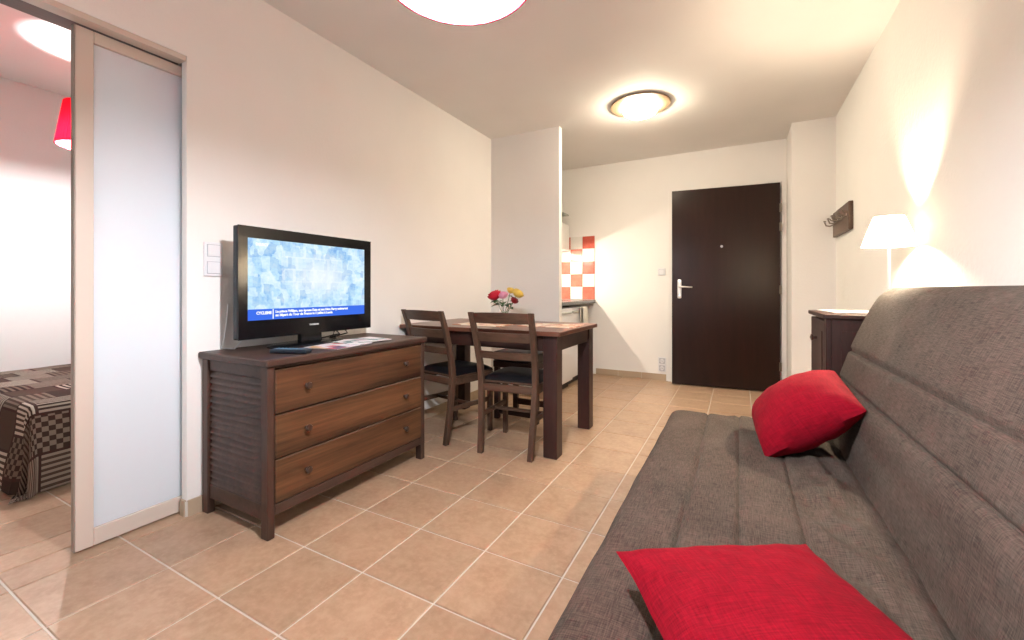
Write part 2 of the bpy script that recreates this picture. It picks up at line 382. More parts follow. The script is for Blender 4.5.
# ------------------------------------------------------------------ dresser
DX0, DX1, DY0, DY1, DT = -2.187, -1.667, 1.036, 2.014, .736
dr = empty('dresser', (DX0, DY0, 0), label='dark walnut dresser with three drawers and louvred side under the television', cat='dresser')
def D(n, x0, x1, y0, y1, z0, z1, m, bev=.003, parent=None, smooth=False):
    return obj(n, bx(x0-DX0, x1-DX0, y0-DY0, y1-DY0, z0, z1, bev), M[m] if isinstance(m, str) else m, parent or dr)
D('top', DX0, DX1, DY0-.008, DY1+.006, .706, DT, 'dresser', .005)
fx = DX1-.014
for y0, y1 in ((DY0+.004, DY0+.036), (DY1-.034, DY1-.002)):
    D('front_post', fx-.045, fx, y0, y1, 0, .7055, 'dresser_z'); D('rear_post', DX0+.012, DX0+.057, y0, y1, 0, .7055, 'dresser_z')
for sgn, y0, y1 in ((0, DY0+.012, DY0+.036), (1, DY1-.036, DY1-.012)):
    D('side_rail', DX0+.058, fx-.0455, y0, y1, .652, .7055, 'dresser'); D('side_rail', DX0+.058, fx-.0455, y0, y1, .07, .1375, 'dresser')
    D('side_panel', DX0+.058, fx-.0455, y0+(.016 if sgn == 0 else 0), y1-(0 if sgn == 0 else .016), .138, .6515, 'dresser', 0)
n = 18
slm = None
for k in range(n):
    z = .1385+k*(.5125/n); hgt = .5125/n
    b = bmesh.new(); x0, x1 = DX0+.059, fx-.0465
    prof = [(DY0+.0275, z), (DY0+.013, z+.001), (DY0+.014, z+.009), (DY0+.022, z+hgt-.0008), (DY0+.0275, z+hgt-.0008)]
    vs = [[b.verts.new((x-DX0, p[0]-DY0, p[1])) for p in prof] for x in (x0, x1)]
    for i in range(5): b.faces.new((vs[0][i], vs[0][(i+1) % 5], vs[1][(i+1) % 5], vs[1][i]))
    b.faces.new(vs[0]); b.faces.new(vs[1]); obj('louvre_slat', b, M['dresser'], dr)
D('back_panel', DX0+.002, DX0+.0115, DY0+.01, DY1-.01, .08, .7055, 'dresser', 0)
D('front_rail', fx-.03, fx-.004, DY0+.0365, DY1-.0345, .693, .7055, 'dresser')
D('bottom_rail', fx-.03, fx-.002, DY0+.0365, DY1-.0345, .092, .135, 'dresser')
zs = [.137, .321, .505, .692]
for k in range(3):
    dw = D('drawer_front', fx-.028, fx+.002, DY0+.038, DY1-.036, zs[k]+.0015, zs[k+1]-.003, 'drawer', .004)
    for yy in (DY0+.176, DY1-.182):
        zc = (zs[k]+zs[k+1])/2+.004
        obj('knob', lathe([(.008, 0), (.007, .010), (.013, .016), (.0155, .022), (.012, .029), (0, .031)], 16, axis='X', loc=(fx+.0015-DX0, yy-DY0, zc)), M['knob'], dw, True)
D('inner_floor', DX0+.012, fx-.031, DY0+.04, DY1-.04, .12, .13, 'dresser', 0)

# ------------------------------------------------------------------ television
TX = -1.955; TY0, TY1, TZ0, TZ1 = 1.078, 1.843, .795, 1.311
tv = empty('television', (TX-.05, (TY0+TY1)/2, DT), label='black flat screen television showing a blue news picture on the dresser', cat='television')
ox, oy, oz = TX-.05, (TY0+TY1)/2, DT
def T(n, x0, x1, y0, y1, z0, z1, m, bev=.0, parent=None): return obj(n, bx(x0-ox, x1-ox, y0-oy, y1-oy, z0-oz, z1-oz, bev, seg=2), m, parent or tv)
SY0, SY1, SZ0, SZ1 = 1.119, 1.797, .880, 1.258
T('rear_shell', TX-.085, TX-.030, TY0+.03, TY1-.03, TZ0+.04, TZ1-.03, M['blackmat'], .012)
body = T('housing', TX-.045, TX-.006, TY0, TY1, TZ0, TZ1, M['blackpl'], .006)
b = bmesh.new()
for (a0, a1, c0, c1) in ((TY0, TY1, SZ1, TZ1), (TY0, TY1, TZ0, SZ0), (TY0, SY0, SZ0, SZ1), (SY1, TY1, SZ0, SZ1)):
    bx(TX-.0058-ox, TX-ox, a0-oy, a1-oy, c0-oz, c1-oz, bm=b)
obj('bezel', b, M['blackpl'], tv)
def screen_material():
    m = bpy.data.materials.new('lit_screen'); m.use_nodes = True; nt = m.node_tree; nt.nodes.clear()
    e = nt.nodes.new('ShaderNodeEmission'); o = nt.nodes.new('ShaderNodeOutputMaterial'); nt.links.new(e.outputs[0], o.inputs[0])
    tc = nd(m, 'ShaderNodeTexCoord'); sp = nd(m, 'ShaderNodeSeparateXYZ'); lk(m, tc.outputs['UV'], sp.inputs[0])
    U, V = sp.outputs[0], sp.outputs[1]
    n1 = noisen(m, coords(m, 'UV', (9, 6, 1)), 1, 5, .7); n2 = noisen(m, coords(m, 'UV', (40, 14, 1)), 1, 3, .6)
    dx = mth(m, 'MULTIPLY', mth(m, 'SUBTRACT', U, .58), 1.5); dy = mth(m, 'MULTIPLY', mth(m, 'SUBTRACT', V, .55), 1.5)
    r = mth(m, 'SQRT', mth(m, 'ADD', mth(m, 'MULTIPLY', dx, dx), mth(m, 'MULTIPLY', dy, dy)))
    # the bright collage panel
    ins = mth(m, 'MULTIPLY', mth(m, 'GREATER_THAN', U, .24), mth(m, 'MULTIPLY', mth(m, 'LESS_THAN', U, .76), mth(m, 'MULTIPLY', mth(m, 'GREATER_THAN', V, .38), mth(m, 'LESS_THAN', V, .87))))
    bk = nd(m, 'ShaderNodeTexBrick'); lk(m, coords(m, 'UV', (1, 1, 1)), bk.inputs[0]); bk.inputs['Scale'].default_value = 1
    bk.inputs['Brick Width'].default_value = .085; bk.inputs['Row Height'].default_value = .16; bk.inputs['Mortar Size'].default_value = .012; bk.offset = .35; bk.squash = 1.6
    bk.inputs['Color1'].default_value = (.35, .55, .85, 1); bk.inputs['Color2'].default_value = (.75, .88, .98, 1); bk.inputs['Mortar'].default_value = (1, 1, 1, 1)
    base = ramp(m, mth(m, 'ADD', mth(m, 'MULTIPLY', n1, .75), mth(m, 'MULTIPLY', n2, .25)), [(.30, (.12, .30, .70)), (.42, (.38, .66, .96)), (.54, (.66, .90, 1)), (.70, (.95, 1, 1))])
    vo = nd(m, 'ShaderNodeTexVoronoi'); vo.distance = 'CHEBYCHEV'; lk(m, coords(m, 'UV', (22, 9, 1)), vo.inputs['Vector']); vo.inputs['Scale'].default_value = 1
    vs_c = nd(m, 'ShaderNodeSeparateColor'); lk(m, vo.outputs['Color'], vs_c.inputs[0])
    base = mixc(m, .38, base, ramp(m, vs_c.outputs[0], [(.1, (.16, .34, .75)), (.45, (.55, .82, 1)), (.8, (.92, 1, 1))]))
    col = mixc(m, mth(m, 'MULTIPLY', ins, .28), base, bk.outputs[0])
    glow = ramp(m, r, [(.08, (1,)*3), (.50, (0,)*3)]); sg = nd(m, 'ShaderNodeSeparateColor'); lk(m, glow, sg.inputs[0])
    col = mixc(m, mth(m, 'MULTIPLY', sg.outputs[0], .75), col, (.95, 1, 1))
    bar = mth(m, 'LESS_THAN', V, .135)
    col = mixc(m, bar, col, (.055, .17, .85))
    lk(m, col, e.inputs[0]); e.inputs[1].default_value = .95
    return m
b = bmesh.new(); xs = TX-.0045
vs = [b.verts.new((xs-ox, y-oy, z-oz)) for y, z in ((SY0, SZ0), (SY1, SZ0), (SY1, SZ1), (SY0, SZ1))]
f = b.faces.new(vs); uvl = b.loops.layers.uv.new('UVMap')
for l, uv in zip(f.loops, ((0, 0), (1, 0), (1, 1), (0, 1))): l[uvl].uv = uv
scr = obj('screen', b, screen_material(), tv)
wt = emit('screen_white', (1, 1, 1), 1.1)
SW, SH = SY1-SY0, SZ1-SZ0
def stext(n, body, u, v, size, width, m=wt, parent=scr):
    o = textmesh(n, body, size, m, parent, width); o.rotation_euler = (PI/2, 0, PI/2); o.location = (xs+.0012-ox, SY0+u*SW-oy, SZ0+v*SH-oz); return o
stext('caption_text', 'CYCLISME', .060, .070, .019, .072)
stext('caption_text', 'Le prince William, son épouse Kate et son frère Harry assisteront', .195, .083, .0175, .425)
stext('caption_text', 'au départ du Tour de France le 5 juillet à Leeds.', .195, .037, .0175, .325)
stext('caption_text', 'DIRECT', .055, .915, .018, .06)
T('caption_rule', xs+.0006, xs+.0012, SY0+.175*SW, SY0+.181*SW, SZ0+.008*SH, SZ0+.13*SH, wt, 0, scr)
bt = stext('brand_text', 'THOMSON', 0, 0, .011, .055, mat('logo_grey', (.5, .5, .5), .4), tv); bt.location = (TX+.0006-ox, 1.43-oy, .838-oz)
T('stand_neck', TX-.055, TX-.02, 1.40, 1.52, DT+.012, TZ0+.02, M['blackpl'], .004)
obj('stand_base', lathe([(.0, 0), (.17, 0), (.172, .006), (.16, .012), (0, .012)], 40), M['blackpl'], tv, True, loc=(.0, 0, .0005))
for ch in tv.children:
    if ch.name.startswith('stand_base'): ch.scale = (.62, 1.25, 1)
for k, (a, q) in enumerate(((1.62, .03), (1.65, -.02), (1.69, .02))):
    obj('cable', tube([(TX-.06-ox, a-oy, TZ0+.05-oz), (TX-.06-ox, a+q-oy, TZ0-.01-oz), (TX-.055-ox, a+q*1.5-oy, DT+.035-oz), (TX-.09-ox, a-q-oy, DT+.02-oz), (TX-.13-ox, a-q*2-oy, DT+.01-oz)], .004, 6), M['blackmat'], tv, True)
obj('power_cable', tube([(XL+.01-ox, 1.155-oy, .95-oz), (XL+.012-ox, 1.145-oy, .85-oz), (XL+.012-ox, 1.135-oy, .78-oz), (XL+.02-ox, 1.12-oy, DT+.008-oz), (XL+.09-ox, 1.14-oy, DT+.006-oz), (TX-.09-ox, 1.22-oy, .86-oz)], .003, 6), M['white'], tv, True)

# remote and magazines
rm = empty('remote_control', (-1.775, 1.205, DT), math.radians(-68), 'black remote control lying on the dresser in front of the television', 'remote')
obj('case', bx(-.024, .024, -.088, .088, .0005, .020, .006, seg=2), mat('remote_case', (.008, .014, .022), .3), rm)
b = bmesh.new()
for i in range(3):
    for j in range(8): bx(-.016+i*.0125, -.007+i*.0125, -.07+j*.017, -.060+j*.017, .0195, .0215, bm=b)
tag(obj('buttons', b, mat('remote_button', (.10, .20, .30), .4), rm), kind='stuff')
def printed(name, seed, cols):
    m = mat(name, (.7, .7, .7), .35); v = coords(m, 'Object', (9, 11, 1), (0, 0, .2)); 
    vo = nd(m, 'ShaderNodeTexVoronoi'); vo.distance = 'CHEBYCHEV'; lk(m, v, vo.inputs['Vector']); vo.inputs['Scale'].default_value = 1.6 + seed*.3
    sc = nd(m, 'ShaderNodeSeparateColor'); lk(m, vo.outputs['Color'], sc.inputs[0])
    r = ramp(m, sc.outputs[0], [(i/len(cols), c) for i, c in enumerate(cols)])
    m.node_tree.nodes[r.node.name].color_ramp.interpolation = 'CONSTANT'
    lk(m, r, bsdf(m).inputs['Base Color']); return m
for i, (x, y, rz, z, wd, hh, lab, cols) in enumerate((
    (-1.80, 1.49, .18, 0, .20, .27, 'glossy pink and white magazine lying nearest the remote on the dresser', [(.75, .68, .72), (.6, .10, .12), (.8, .76, .8), (.75, .45, .25), (.82, .78, .78), (.15, .12, .2)]),
    (-1.84, 1.66, -.12, .0042, .20, .27, 'folded leaflet with teal photo overlapping the magazine on the dresser', [(.8, .72, .75), (.12, .25, .26), (.82, .8, .82), (.75, .55, .62), (.8, .78, .8)]))):
    mg = empty('magazine' if i == 0 else 'leaflet', (x, y, DT+z), rz, lab, 'magazine')
    obj('pages', bx(-wd/2+.002, wd/2-.002, -hh/2+.002, hh/2-.002, .0005, .0032), M['paper'], mg)
    obj('cover', bx(-wd/2, wd/2, -hh/2, hh/2, .0033, .0040), printed('magazine_print_%d' % i, i, cols), mg)

# ------------------------------------------------------------------ dining table
TBX0, TBX1, TBY0, TBY1, TBZ = -2.180, -.932, 2.325, 3.085, .77
tb = empty('dining_table', ((TBX0+TBX1)/2, (TBY0+TBY1)/2, 0), label='dark wenge dining table with thick square legs against the wall', cat='table')
tx, ty = tb.location.x, tb.location.y
def TB(n, x0, x1, y0, y1, z0, z1, m, bev=.003): return obj(n, bx(x0-tx, x1-tx, y0-ty, y1-ty, z0, z1, bev), M[m], tb)
TB('table_top', TBX0, TBX1, TBY0, TBY1, .742, TBZ, 'tabletop', .004)
for x0 in (TBX0+.03, TBX1-.12):
    for y0 in (TBY0+.035, TBY1-.100): TB('leg', x0, x0+.09, y0, y0+.09, 0, .7415, 'table_z')
for y0 in (TBY0+.045, TBY1-.06): TB('apron', TBX0+.1205, TBX1-.1205, y0, y0+.025, .645, .7415, 'table')
for x0 in (TBX0+.04, TBX1-.065): TB('apron', x0, x0+.025, TBY0+.1255, TBY1-.1005, .645, .7415, 'table')
pm = printed('placemat_print', 2, [(.75, .62, .50), (.45, .16, .08), (.78, .72, .62), (.7, .5, .35)])
for i, (x, y, rz, lab) in enumerate(((-1.16, 2.74, .08, 'pale printed placemat near the kitchen end of the table'), (-1.62, 2.62, -.03, 'pale printed placemat behind the chair next to the dresser'))):
    o = obj('placemat', bx(-.20, .20, -.14, .14, .0005, .0035, .001), pm, loc=(x, y, TBZ)); o.rotation_euler.z = rz; tag(o, lab, 'placemat', 'placemats on the dining table')

# ------------------------------------------------------------------ chairs
def make_chair():
    t = empty('dining_chair', cat='chair')
    # chair faces +y, origin between the back feet
    for s in (-1, 1):
        pts = [(s*.168, -.005, 0), (s*.176, .025, .22), (s*.184, .040, .44), (s*.187, .025, .56), (s*.194, -.03, .76), (s*.199, -.075, .885)]
        obj('rear_post', sweep_rect(pts, .034, [.034, .036, .04, .036, .032, .026], bev=.003), M['chair'], t)
        obj('front_leg', sweep_rect([(s*.185, .40, 0), (s*.185, .40, .43)], [.030, .036], [.030, .036], bev=.003), M['chair'], t)
        obj('side_stretcher', bx(s*.180-.009, s*.180+.009, .045, .383, .215, .245, .002), M['chair_x'], t)
        obj('side_apron', bx(s*.184-.011, s*.184+.011, .062, .381, .385, .43, .002), M['chair_x'], t)
    def yback(z):
        P_ = [(.44, .04), (.56, .025), (.76, -.03), (.885, -.075)]
        for (a, p), (c, q) in zip(P_, P_[1:]):
            if a <= z <= c: return p+(q-p)*(z-a)/(c-a)
        return -.075
    def slat(n, z0, z1, crown=0):
        b = bmesh.new(); N = 10; th = .018; R = []
        for i in range(N+1):
            u = -1+2*i/N; x = u*.180; bow = -.022*(1-u*u); q = []
            for z, top in ((z0, 0), (z1, 1)):
                zz = z+(crown*(1-u*u) if top else 0); y = yback(min(z, .885))+bow
                q += [(x, y-th/2, zz), (x, y+th/2, zz)]
            R.append([b.verts.new(p) for p in (q[0], q[1], q[3], q[2])])
        for a, c in zip(R, R[1:]):
            for k in range(4): b.faces.new((a[k], a[(k+1) % 4], c[(k+1) % 4], c[k]))
        b.faces.new(R[0]); b.faces.new(list(reversed(R[-1]))); obj(n, b, M['chair_x'], t, True)
    slat('top_rail', .818, .882, .004); slat('back_slat', .705, .760); slat('back_slat', .595, .640)
    obj('rear_apron', bx(-.167, .167, .03, .05, .385, .43, .002), M['chair_x'], t); obj('front_apron', bx(-.168, .168, .39, .41, .385, .43, .002), M['chair_x'], t)
    obj('cross_stretcher', bx(-.1705, .1705, .205, .225, .220, .240, .002), M['chair_x'], t)
    obj('seat_frame', bx(-.200, .200, .0605, .42, .4305, .446, .004), M['chair_x'], t)
    b = bmesh.new(); N = 14; G = []
    for i in range(N+1):
        for j in range(N+1):
            u = -1+2*i/N; v = -1+2*j/N; e = max(abs(u), abs(v)); 
            z = .452+.034*(1-abs(u)**5)**.5*(1-abs(v)**5)**.5
            G.append(b.verts.new((u*.194, .2405+v*.178, z)))
    for i in range(N):
        for j in range(N): b.faces.new([G[a] for a in (i*(N+1)+j, (i+1)*(N+1)+j, (i+1)*(N+1)+j+1, i*(N+1)+j+1)])
    r = bmesh.ops.extrude_edge_only(b, edges=[e for e in b.edges if e.is_boundary])
    for v in [x for x in r['geom'] if isinstance(x, bmesh.types.BMVert)]: v.co.z = .4465
    b.faces.new([v for v in []]) if False else None
    obj('seat_pad', b, M['leather'], t, True)
    return t
ch = make_chair()
ch.location = (-1.262, 2.262, 0); ch.rotation_euler.z = math.radians(4); tag(ch, 'dark wooden ladder back chair nearest the free end of the dining table', 'chair', 'dining chairs')
c2 = copy_tree(ch); c2.location = (-1.862, 2.285, 0); c2.rotation_euler.z = math.radians(-12); c2['label'] = 'dark wooden ladder back chair tucked in beside the dresser'
# stool on the far side of the table
st = empty('stool', (-1.53, 3.08, 0), 0, 'dark low backless stool pushed under the far side of the table', 'stool')
obj('seat_pad', bx(-.20, .20, -.19, .19, .46, .535, .02, seg=3), mat('charcoal_leatherette', (.03, .028, .03), .5), st, True)
obj('seat_frame', bx(-.195, .195, -.185, .185, .41, .4595, .003), M['table'], st)
for sx in (-1, 1):
    for sy in (-1, 1): obj('leg', bx(sx*.17-.02, sx*.17+.02, sy*.16-.02, sy*.16+.02, 0, .4095, .002), M['table_z'], st)
for sy in (-1, 1): obj('stretcher', bx(-.1495, .1495, sy*.16-.012, sy*.16+.012, .04, .09, .002), M['table'], st)

# ------------------------------------------------------------------ vase with roses
VX, VY = -1.655, 2.95
vz = empty('glass_vase', (VX, VY, TBZ), 0, 'small clear glass vase holding cut roses on the dining table', 'vase')
obj('vessel', lathe([(0, .001), (.036, .001), (.040, .01), (.036, .05), (.034, .09), (.040, .125), (.037, .125), (.031, .09), (.033, .05), (.036, .014), (0, .012)], 28), M['glass'], vz, True)
obj('water', lathe([(0, .013), (.034, .015), (.0315, .05), (.0300, .075), (0, .075)], 24), mat('vase_water', (.8, .9, .8), .02, **{'Transmission Weight': 1.0, 'IOR': 1.33}), vz, True)
def petal(b, R, ang, phi, width, zoff, M4):
    """a cupped petal: part of a ball shell, from its base up to the polar angle phi, rim curled out"""
    N = 6; G = []
    for i in range(N+1):
        v = i/N; ph = phi*v
        for j in range(N+1):
            u = -1+2*j/N; a = ang+u*width*(.35+.65*math.sin(PI*min(v*.62+.1, .5)*1.0))
            rr = R*(1+.05*max(0, v-.75)/.25)*(1-.03*u*u); p2 = ph*(1-.10*u*u)
            G.append(b.verts.new(M4 @ Vector((rr*math.sin(p2)*math.cos(a), rr*math.sin(p2)*math.sin(a), zoff-rr*math.cos(p2)))))
    for i in range(N):
        for j in range(N): b.faces.new([G[k] for k in (i*(N+1)+j, i*(N+1)+j+1, (i+1)*(N+1)+j+1, (i+1)*(N+1)+j)])
def rose(name, top, size, m, label, foot, leaves):
    t = empty(name, (VX, VY, TBZ), 0, label, 'flower', 'cut roses in the vase')
    top = Vector(top); foot = Vector(foot); ax = (top-foot).normalized()
    q = Vector((0, 0, 1)).rotation_difference(ax).to_matrix().to_4x4()
    M4 = Matrix.Translation(top) @ q
    b = bmesh.new(); rnd = random.Random(hash(name) % 99 if False else len(label))
    for ring, (R, ph, n_, wd) in enumerate(((.35, 2.5, 3, 1.3), (.55, 2.15, 4, 1.1), (.78, 1.85, 5, .9), (1.0, 1.55, 6, .75))):
        for k in range(n_): petal(b, R*size*.95, 2*PI*k/n_+ring*.7+rnd.uniform(-.2, .2), ph, wd, size*.72, M4)
    obj('bloom', b, m, t, True)
    mid = foot.lerp(top, .5)+Vector((0, 0, -.01))
    obj('stem', tube([foot, mid, top], .0025, 6), M['stem'], t, True)
    for (lx, ly, lz, az, ln) in leaves:
        b = bmesh.new(); d = Vector((math.cos(az), math.sin(az), .12)); s = Vector((-math.sin(az), math.cos(az), 0)); o_ = Vector((lx, ly, lz)); L = []
        for i in range(7):
            v = i/6; ln *= 1.0; wd = .62*ln*math.sin(PI*v**.8)*.75; c = o_+d*(ln*v)+Vector((0, 0, -.35*ln*v*v))
            L.append((b.verts.new(c-s*wd+Vector((0, 0, wd*.3))), b.verts.new(c), b.verts.new(c+s*wd+Vector((0, 0, wd*.3)))))
        for a, c in zip(L, L[1:]):
            for k in range(2): b.faces.new((a[k], a[k+1], c[k+1], c[k]))
        bmesh.ops.remove_doubles(b, verts=b.verts, dist=1e-5)
        obj('leaf', b, M['leaf'], t, True)
rose('rose', (-.052, -.04, .185), .060, M['r_red'], 'large crimson rose leaning left in the glass vase', (.01, .0, .03), [(-.03, -.03, .16, 3.4, .075), (-.01, -.03, .16, 4.4, .08), (.0, -.03, .15, 5.3, .075), (-.02, -.03, .13, 3.9, .075), (.0, -.02, .13, 5.9, .07), (-.02, -.02, .14, 2.8, .06)])
rose('rose', (.0, -.02, .19), .045, M['r_pink'], 'pale pink rose half hidden behind the crimson one', (-.01, .01, .03), [(.01, -.03, .13, 5.0, .05)])
rose('rose', (.088, .045, .205), .052, M['r_yel'], 'yellow rose leaning right in the glass vase', (-.015, -.01, .03), [(.05, .0, .16, .2, .05), (.03, -.01, .14, 5.9, .05)])
rose('rose', (.030, .05, .232), .036, M['r_yel'], 'smaller yellow rosebud standing highest in the vase', (.0, -.015, .03), [(.02, .03, .2, 1.0, .045)])
rose('rose', (.085, .0, .155), .034, M['r_dark'], 'small dark red rosebud hanging below the yellow rose', (-.015, .01, .03), [(.05, -.005, .11, 5.8, .05), (.045, 0, .10, .5, .04)])

# ------------------------------------------------------------------ kitchenette
obj_k = tag(obj('worktop', bx(XL+.002, -1.535, 3.708, YB-.002, .862, .90, .004), M['granite']), 'dark speckled kitchen worktop ending at the tiled splashback', 'worktop')
def unit(name, y0, y1, x1, label, cat):
    t = empty(name, (XL+.02, y0, 0), 0, label, cat); W = x1-XL-.02
    obj('body', bx(0, W-.035, 0, y1-y0, .06, .835, .004), M['white'], t)
    d = obj('door', bx(W-.0345, W, .002, y1-y0-.002, .075, .832, .010, seg=2), M['white'], t)
    obj('handle', bx(W+.0005, W+.014, .05, y1-y0-.05, .775, .795, .004), mat('grey_handle', (.45, .45, .42), .4), d)
    obj('kick_plate', bx(.02, W-.05, .005, y1-y0-.005, .0005, .0595), M['blackmat'], t)
    return t
unit('refrigerator', 3.72, 4.235, -1.545, 'white compact refrigerator under the worktop behind the partition', 'refrigerator')
unit('kitchen_cabinet', 4.245, 4.76, -1.575, 'white kitchen cabinet between the refrigerator and the end wall', 'cabinet')
# towel on the cabinet's handle
b = bmesh.new(); G = []
for i in range(9):
    row = []
    for (dx, z) in ((.004, .60), (.006, .70), (.008, .79), (.014, .825), (.024, .832), (.034, .822), (.040, .79), (.044, .70), (.046, .55), (.046, .42)):
        y = 4.50+i*.02; row.append(b.verts.new((-1.575+dx+.004*math.sin(i*1.3)*(1 if z < .8 else .3)+.014, y, z)))
    G.append(row)
for a, c in zip(G, G[1:]):
    for k in range(len(a)-1): b.faces.new((a[k], a[k+1], c[k+1], c[k]))
ob = obj('tea_towel', b, mat('towel', (.72, .68, .6), .9), smooth=True); sm = ob.modifiers.new('s', 'SOLIDIFY'); sm.thickness = .004; sm.offset = 1
tag(ob, 'cream tea towel hung over the white kitchen cabinet', 'towel')
# tiles on the end wall
ts = .155
for r in range(5):
    for c in range(4):
        x1 = -1.545-c*ts; z1 = .905+ts*5-r*ts
        red = (r+c) % 2 == 0
        o = obj('wall_tile', bx(-ts/2+.002, ts/2-.002, -.004, .0045, -ts/2+.002, ts/2-.002, .0015), M['red_tile'] if red else M['white_tile'], wb); o.location = (x1-ts/2, YB-.005, z1-ts/2)
# wall cupboard and shelf
cu = empty('wall_cupboard', (XL, 3.75, 1.50), 0, 'cream wall cupboard above the worktop behind the partition', 'cupboard')
obj('body', bx(.002, .33, 0, 1.18, 0, .32, .003), M['white'], cu)
for k in range(2):
    d = obj('cupboard_door', bx(.3305, .348, .003+k*.59, .587+k*.59, .003, .317, .003), M['offwhite'], cu); obj('handle', bx(.3485, .362, .50+k*.06, .512+k*.06, .03, .13, .003), mat('wood_handle', (.45, .16, .07), .4), d)
sh = empty('wall_shelf', (XL, 3.75, 1.93), 0, 'grey glass shelf high on the kitchenette wall', 'shelf')
obj('shelf_board', bx(.002, .34, 0, 1.18, 0, .02, .002), mat('grey_shelf', (.33, .36, .33), .3), sh)
for k in range(3): obj('bracket', bx(.002, .20, .1+k*.45, .12+k*.45, -.03, -.0005), M['metal'], sh)
cp = empty('storage_jar', (-1.92, 4.75, 1.95), 0, 'small grey jar standing on the kitchenette shelf', 'jar')
obj('jar_body', lathe([(0, .0005), (.045, .0005), (.05, .01), (.05, .085), (.045, .09), (0, .09)], 20), mat('jar_grey', (.5, .52, .5), .3), cp, True); obj('lid', lathe([(.048, .0905), (.048, .105), (.01, .108), (.01, .12), (0, .12)], 20), M['metal'], cp, True)
# under-cupboard strip light: it throws the slanting shadow of the worktop on the end wall
ul = empty('strip_light', (-1.97, 4.35, 1.498), 0, 'slim strip light under the kitchen wall cupboard', 'light')
obj('fixture', bx(-.025, .025, -.5, .5, -.025, -.0005), M['white'], ul); obj('tube', bx(-.012, .012, -.48, .48, -.042, -.0255, .004), emit('strip_glow', MID, STRIP), ul)

# ------------------------------------------------------------------ sofa
SYA, SYB = .50, 2.43
def catmull(P, per=8):
    out = []
    for i in range(len(P)-1):
        p0 = P[max(i-1, 0)]; p1 = P[i]; p2 = P[i+1]; p3 = P[min(i+2, len(P)-1)]
        for k in range(per):
            t = k/per
            out.append(tuple(.5*((2*p1[d])+(-p0[d]+p2[d])*t+(2*p0[d]-5*p1[d]+4*p2[d]-p3[d])*t*t+(-p0[d]+3*p1[d]-3*p2[d]+p3[d])*t**3) for d in (0, 1)))
    out.append(P[-1]); return out
def slab(name, prof, ya, yb, m, parent, rnd=.035, ny=70, disp=None, seams=()):
    """prof: closed outline in (x, z); extruded along y with rounded ends; disp(x, y, z) gives a small offset along the outline normal"""
    n = len(prof); cx = sum(p[0] for p in prof)/n; cz = sum(p[1] for p in prof)/n
    nrm = []
    area = sum(prof[i][0]*prof[(i+1) % n][1]-prof[(i+1) % n][0]*prof[i][1] for i in range(n))
    sg = 1 if area > 0 else -1
    for i in range(n):
        a, c = prof[i-1], prof[(i+1) % n]; d = Vector((c[0]-a[0], c[1]-a[1])).normalized(); nrm.append(Vector((d.y, -d.x))*sg)
    ln = [0]
    for i in range(n): ln.append(ln[-1]+math.hypot(prof[(i+1) % n][0]-prof[i][0], prof[(i+1) % n][1]-prof[i][1]))
    st = []
    for k in range(7): a = PI/2*k/6; st.append((ya+rnd*(1-math.cos(PI/2-a)) if False else ya+rnd*(1-math.cos(a)), rnd*(1-math.sin(a))))
    st = [(ya+rnd*(1-math.cos(PI/2*k/6)), rnd*(1-math.sin(PI/2*k/6))) for k in range(7)]
    mid = [(ya+rnd+(yb-ya-2*rnd)*k/ny, 0) for k in range(1, ny)]
    st = st+mid+[(yb-(y-ya), e) for y, e in reversed(st)]
    b = bmesh.new(); uvl = b.loops.layers.uv.new('UVMap'); R = []
    for y, e in st:
        row = []
        for i in range(n):
            p = Vector(prof[i])-nrm[i]*e
            dv = disp(p.x, y, p.y) if disp else 0
            p = p+nrm[i]*dv; row.append(b.verts.new((p.x, y-ya, p.y)))
        R.append(row)
    for k in range(len(R)-1):
        for i in range(n):
            j = (i+1) % n; f = b.faces.new((R[k][i], R[k][j], R[k+1][j], R[k+1][i]))
            for l, (a, c) in zip(f.loops, ((i, k), (i+1, k), (i+1, k+1), (i, k+1))): l[uvl].uv = (ln[a], st[c][0])
    for row in (R[0], R[-1]):
        f = b.faces.new(row)
        for l in f.loops: l[uvl].uv = (l.vert.co.x, l.vert.co.z)
    bmesh.ops.recalc_face_normals(b, faces=b.faces)
    o = obj(name, b, m, parent, True); return o
so = empty('sofa', (0, SYA, 0), 0, 'charcoal grey linen click clack sofa along the right wall', 'sofa')
def groove(d, depth=.010, wd=.012): return -depth*math.exp(-(d/wd)**2)
def seat_disp(x, y, z):
    v = 0
    if z > .30:
        for sx in (-.138, 0.0, .148): v += groove(x-sx-.004*math.sin(y*5), .010, .007)
        v += .004*noise.noise(Vector((x*9, y*5, 1)))
        wr = math.exp(-((x-.24)/.09)**2)
        v += wr*(.030*noise.noise(Vector((x*16+y*3.0, y*7, 4)))+.010*noise.noise(Vector((x*30+y*9, y*14, 9))))
        ph = y*17+x*22+2.2*noise.noise(Vector((x*4, y*3, 7)))
        v += .009*math.exp(-((x-.25)/.06)**2)*(abs(math.sin(ph*.5))**.7-.5)*(.35+.65*math.exp(-((y-1.75)/.35)**2))
        v += .005*math.exp(-((x-.07)/.08)**2)*noise.noise(Vector((x*20, y*12, 2)))
        v += .012*math.exp(-((x-.02)/.05)**2)*math.exp(-((y-SYB)/.10)**2)
    return v
prof = catmull([(.40, .10), (.0, .10), (-.28, .10), (-.315, .13), (-.328, .24), (-.324, .335), (-.305, .375), (-.25, .388), (-.14, .39), (.0, .388), (.15, .388), (.26, .392), (.32, .390), (.362, .372), (.40, .33)], 16)
slab('seat', prof, SYA, SYB-.02, M['sofa'], so, .03, 90, seat_disp)
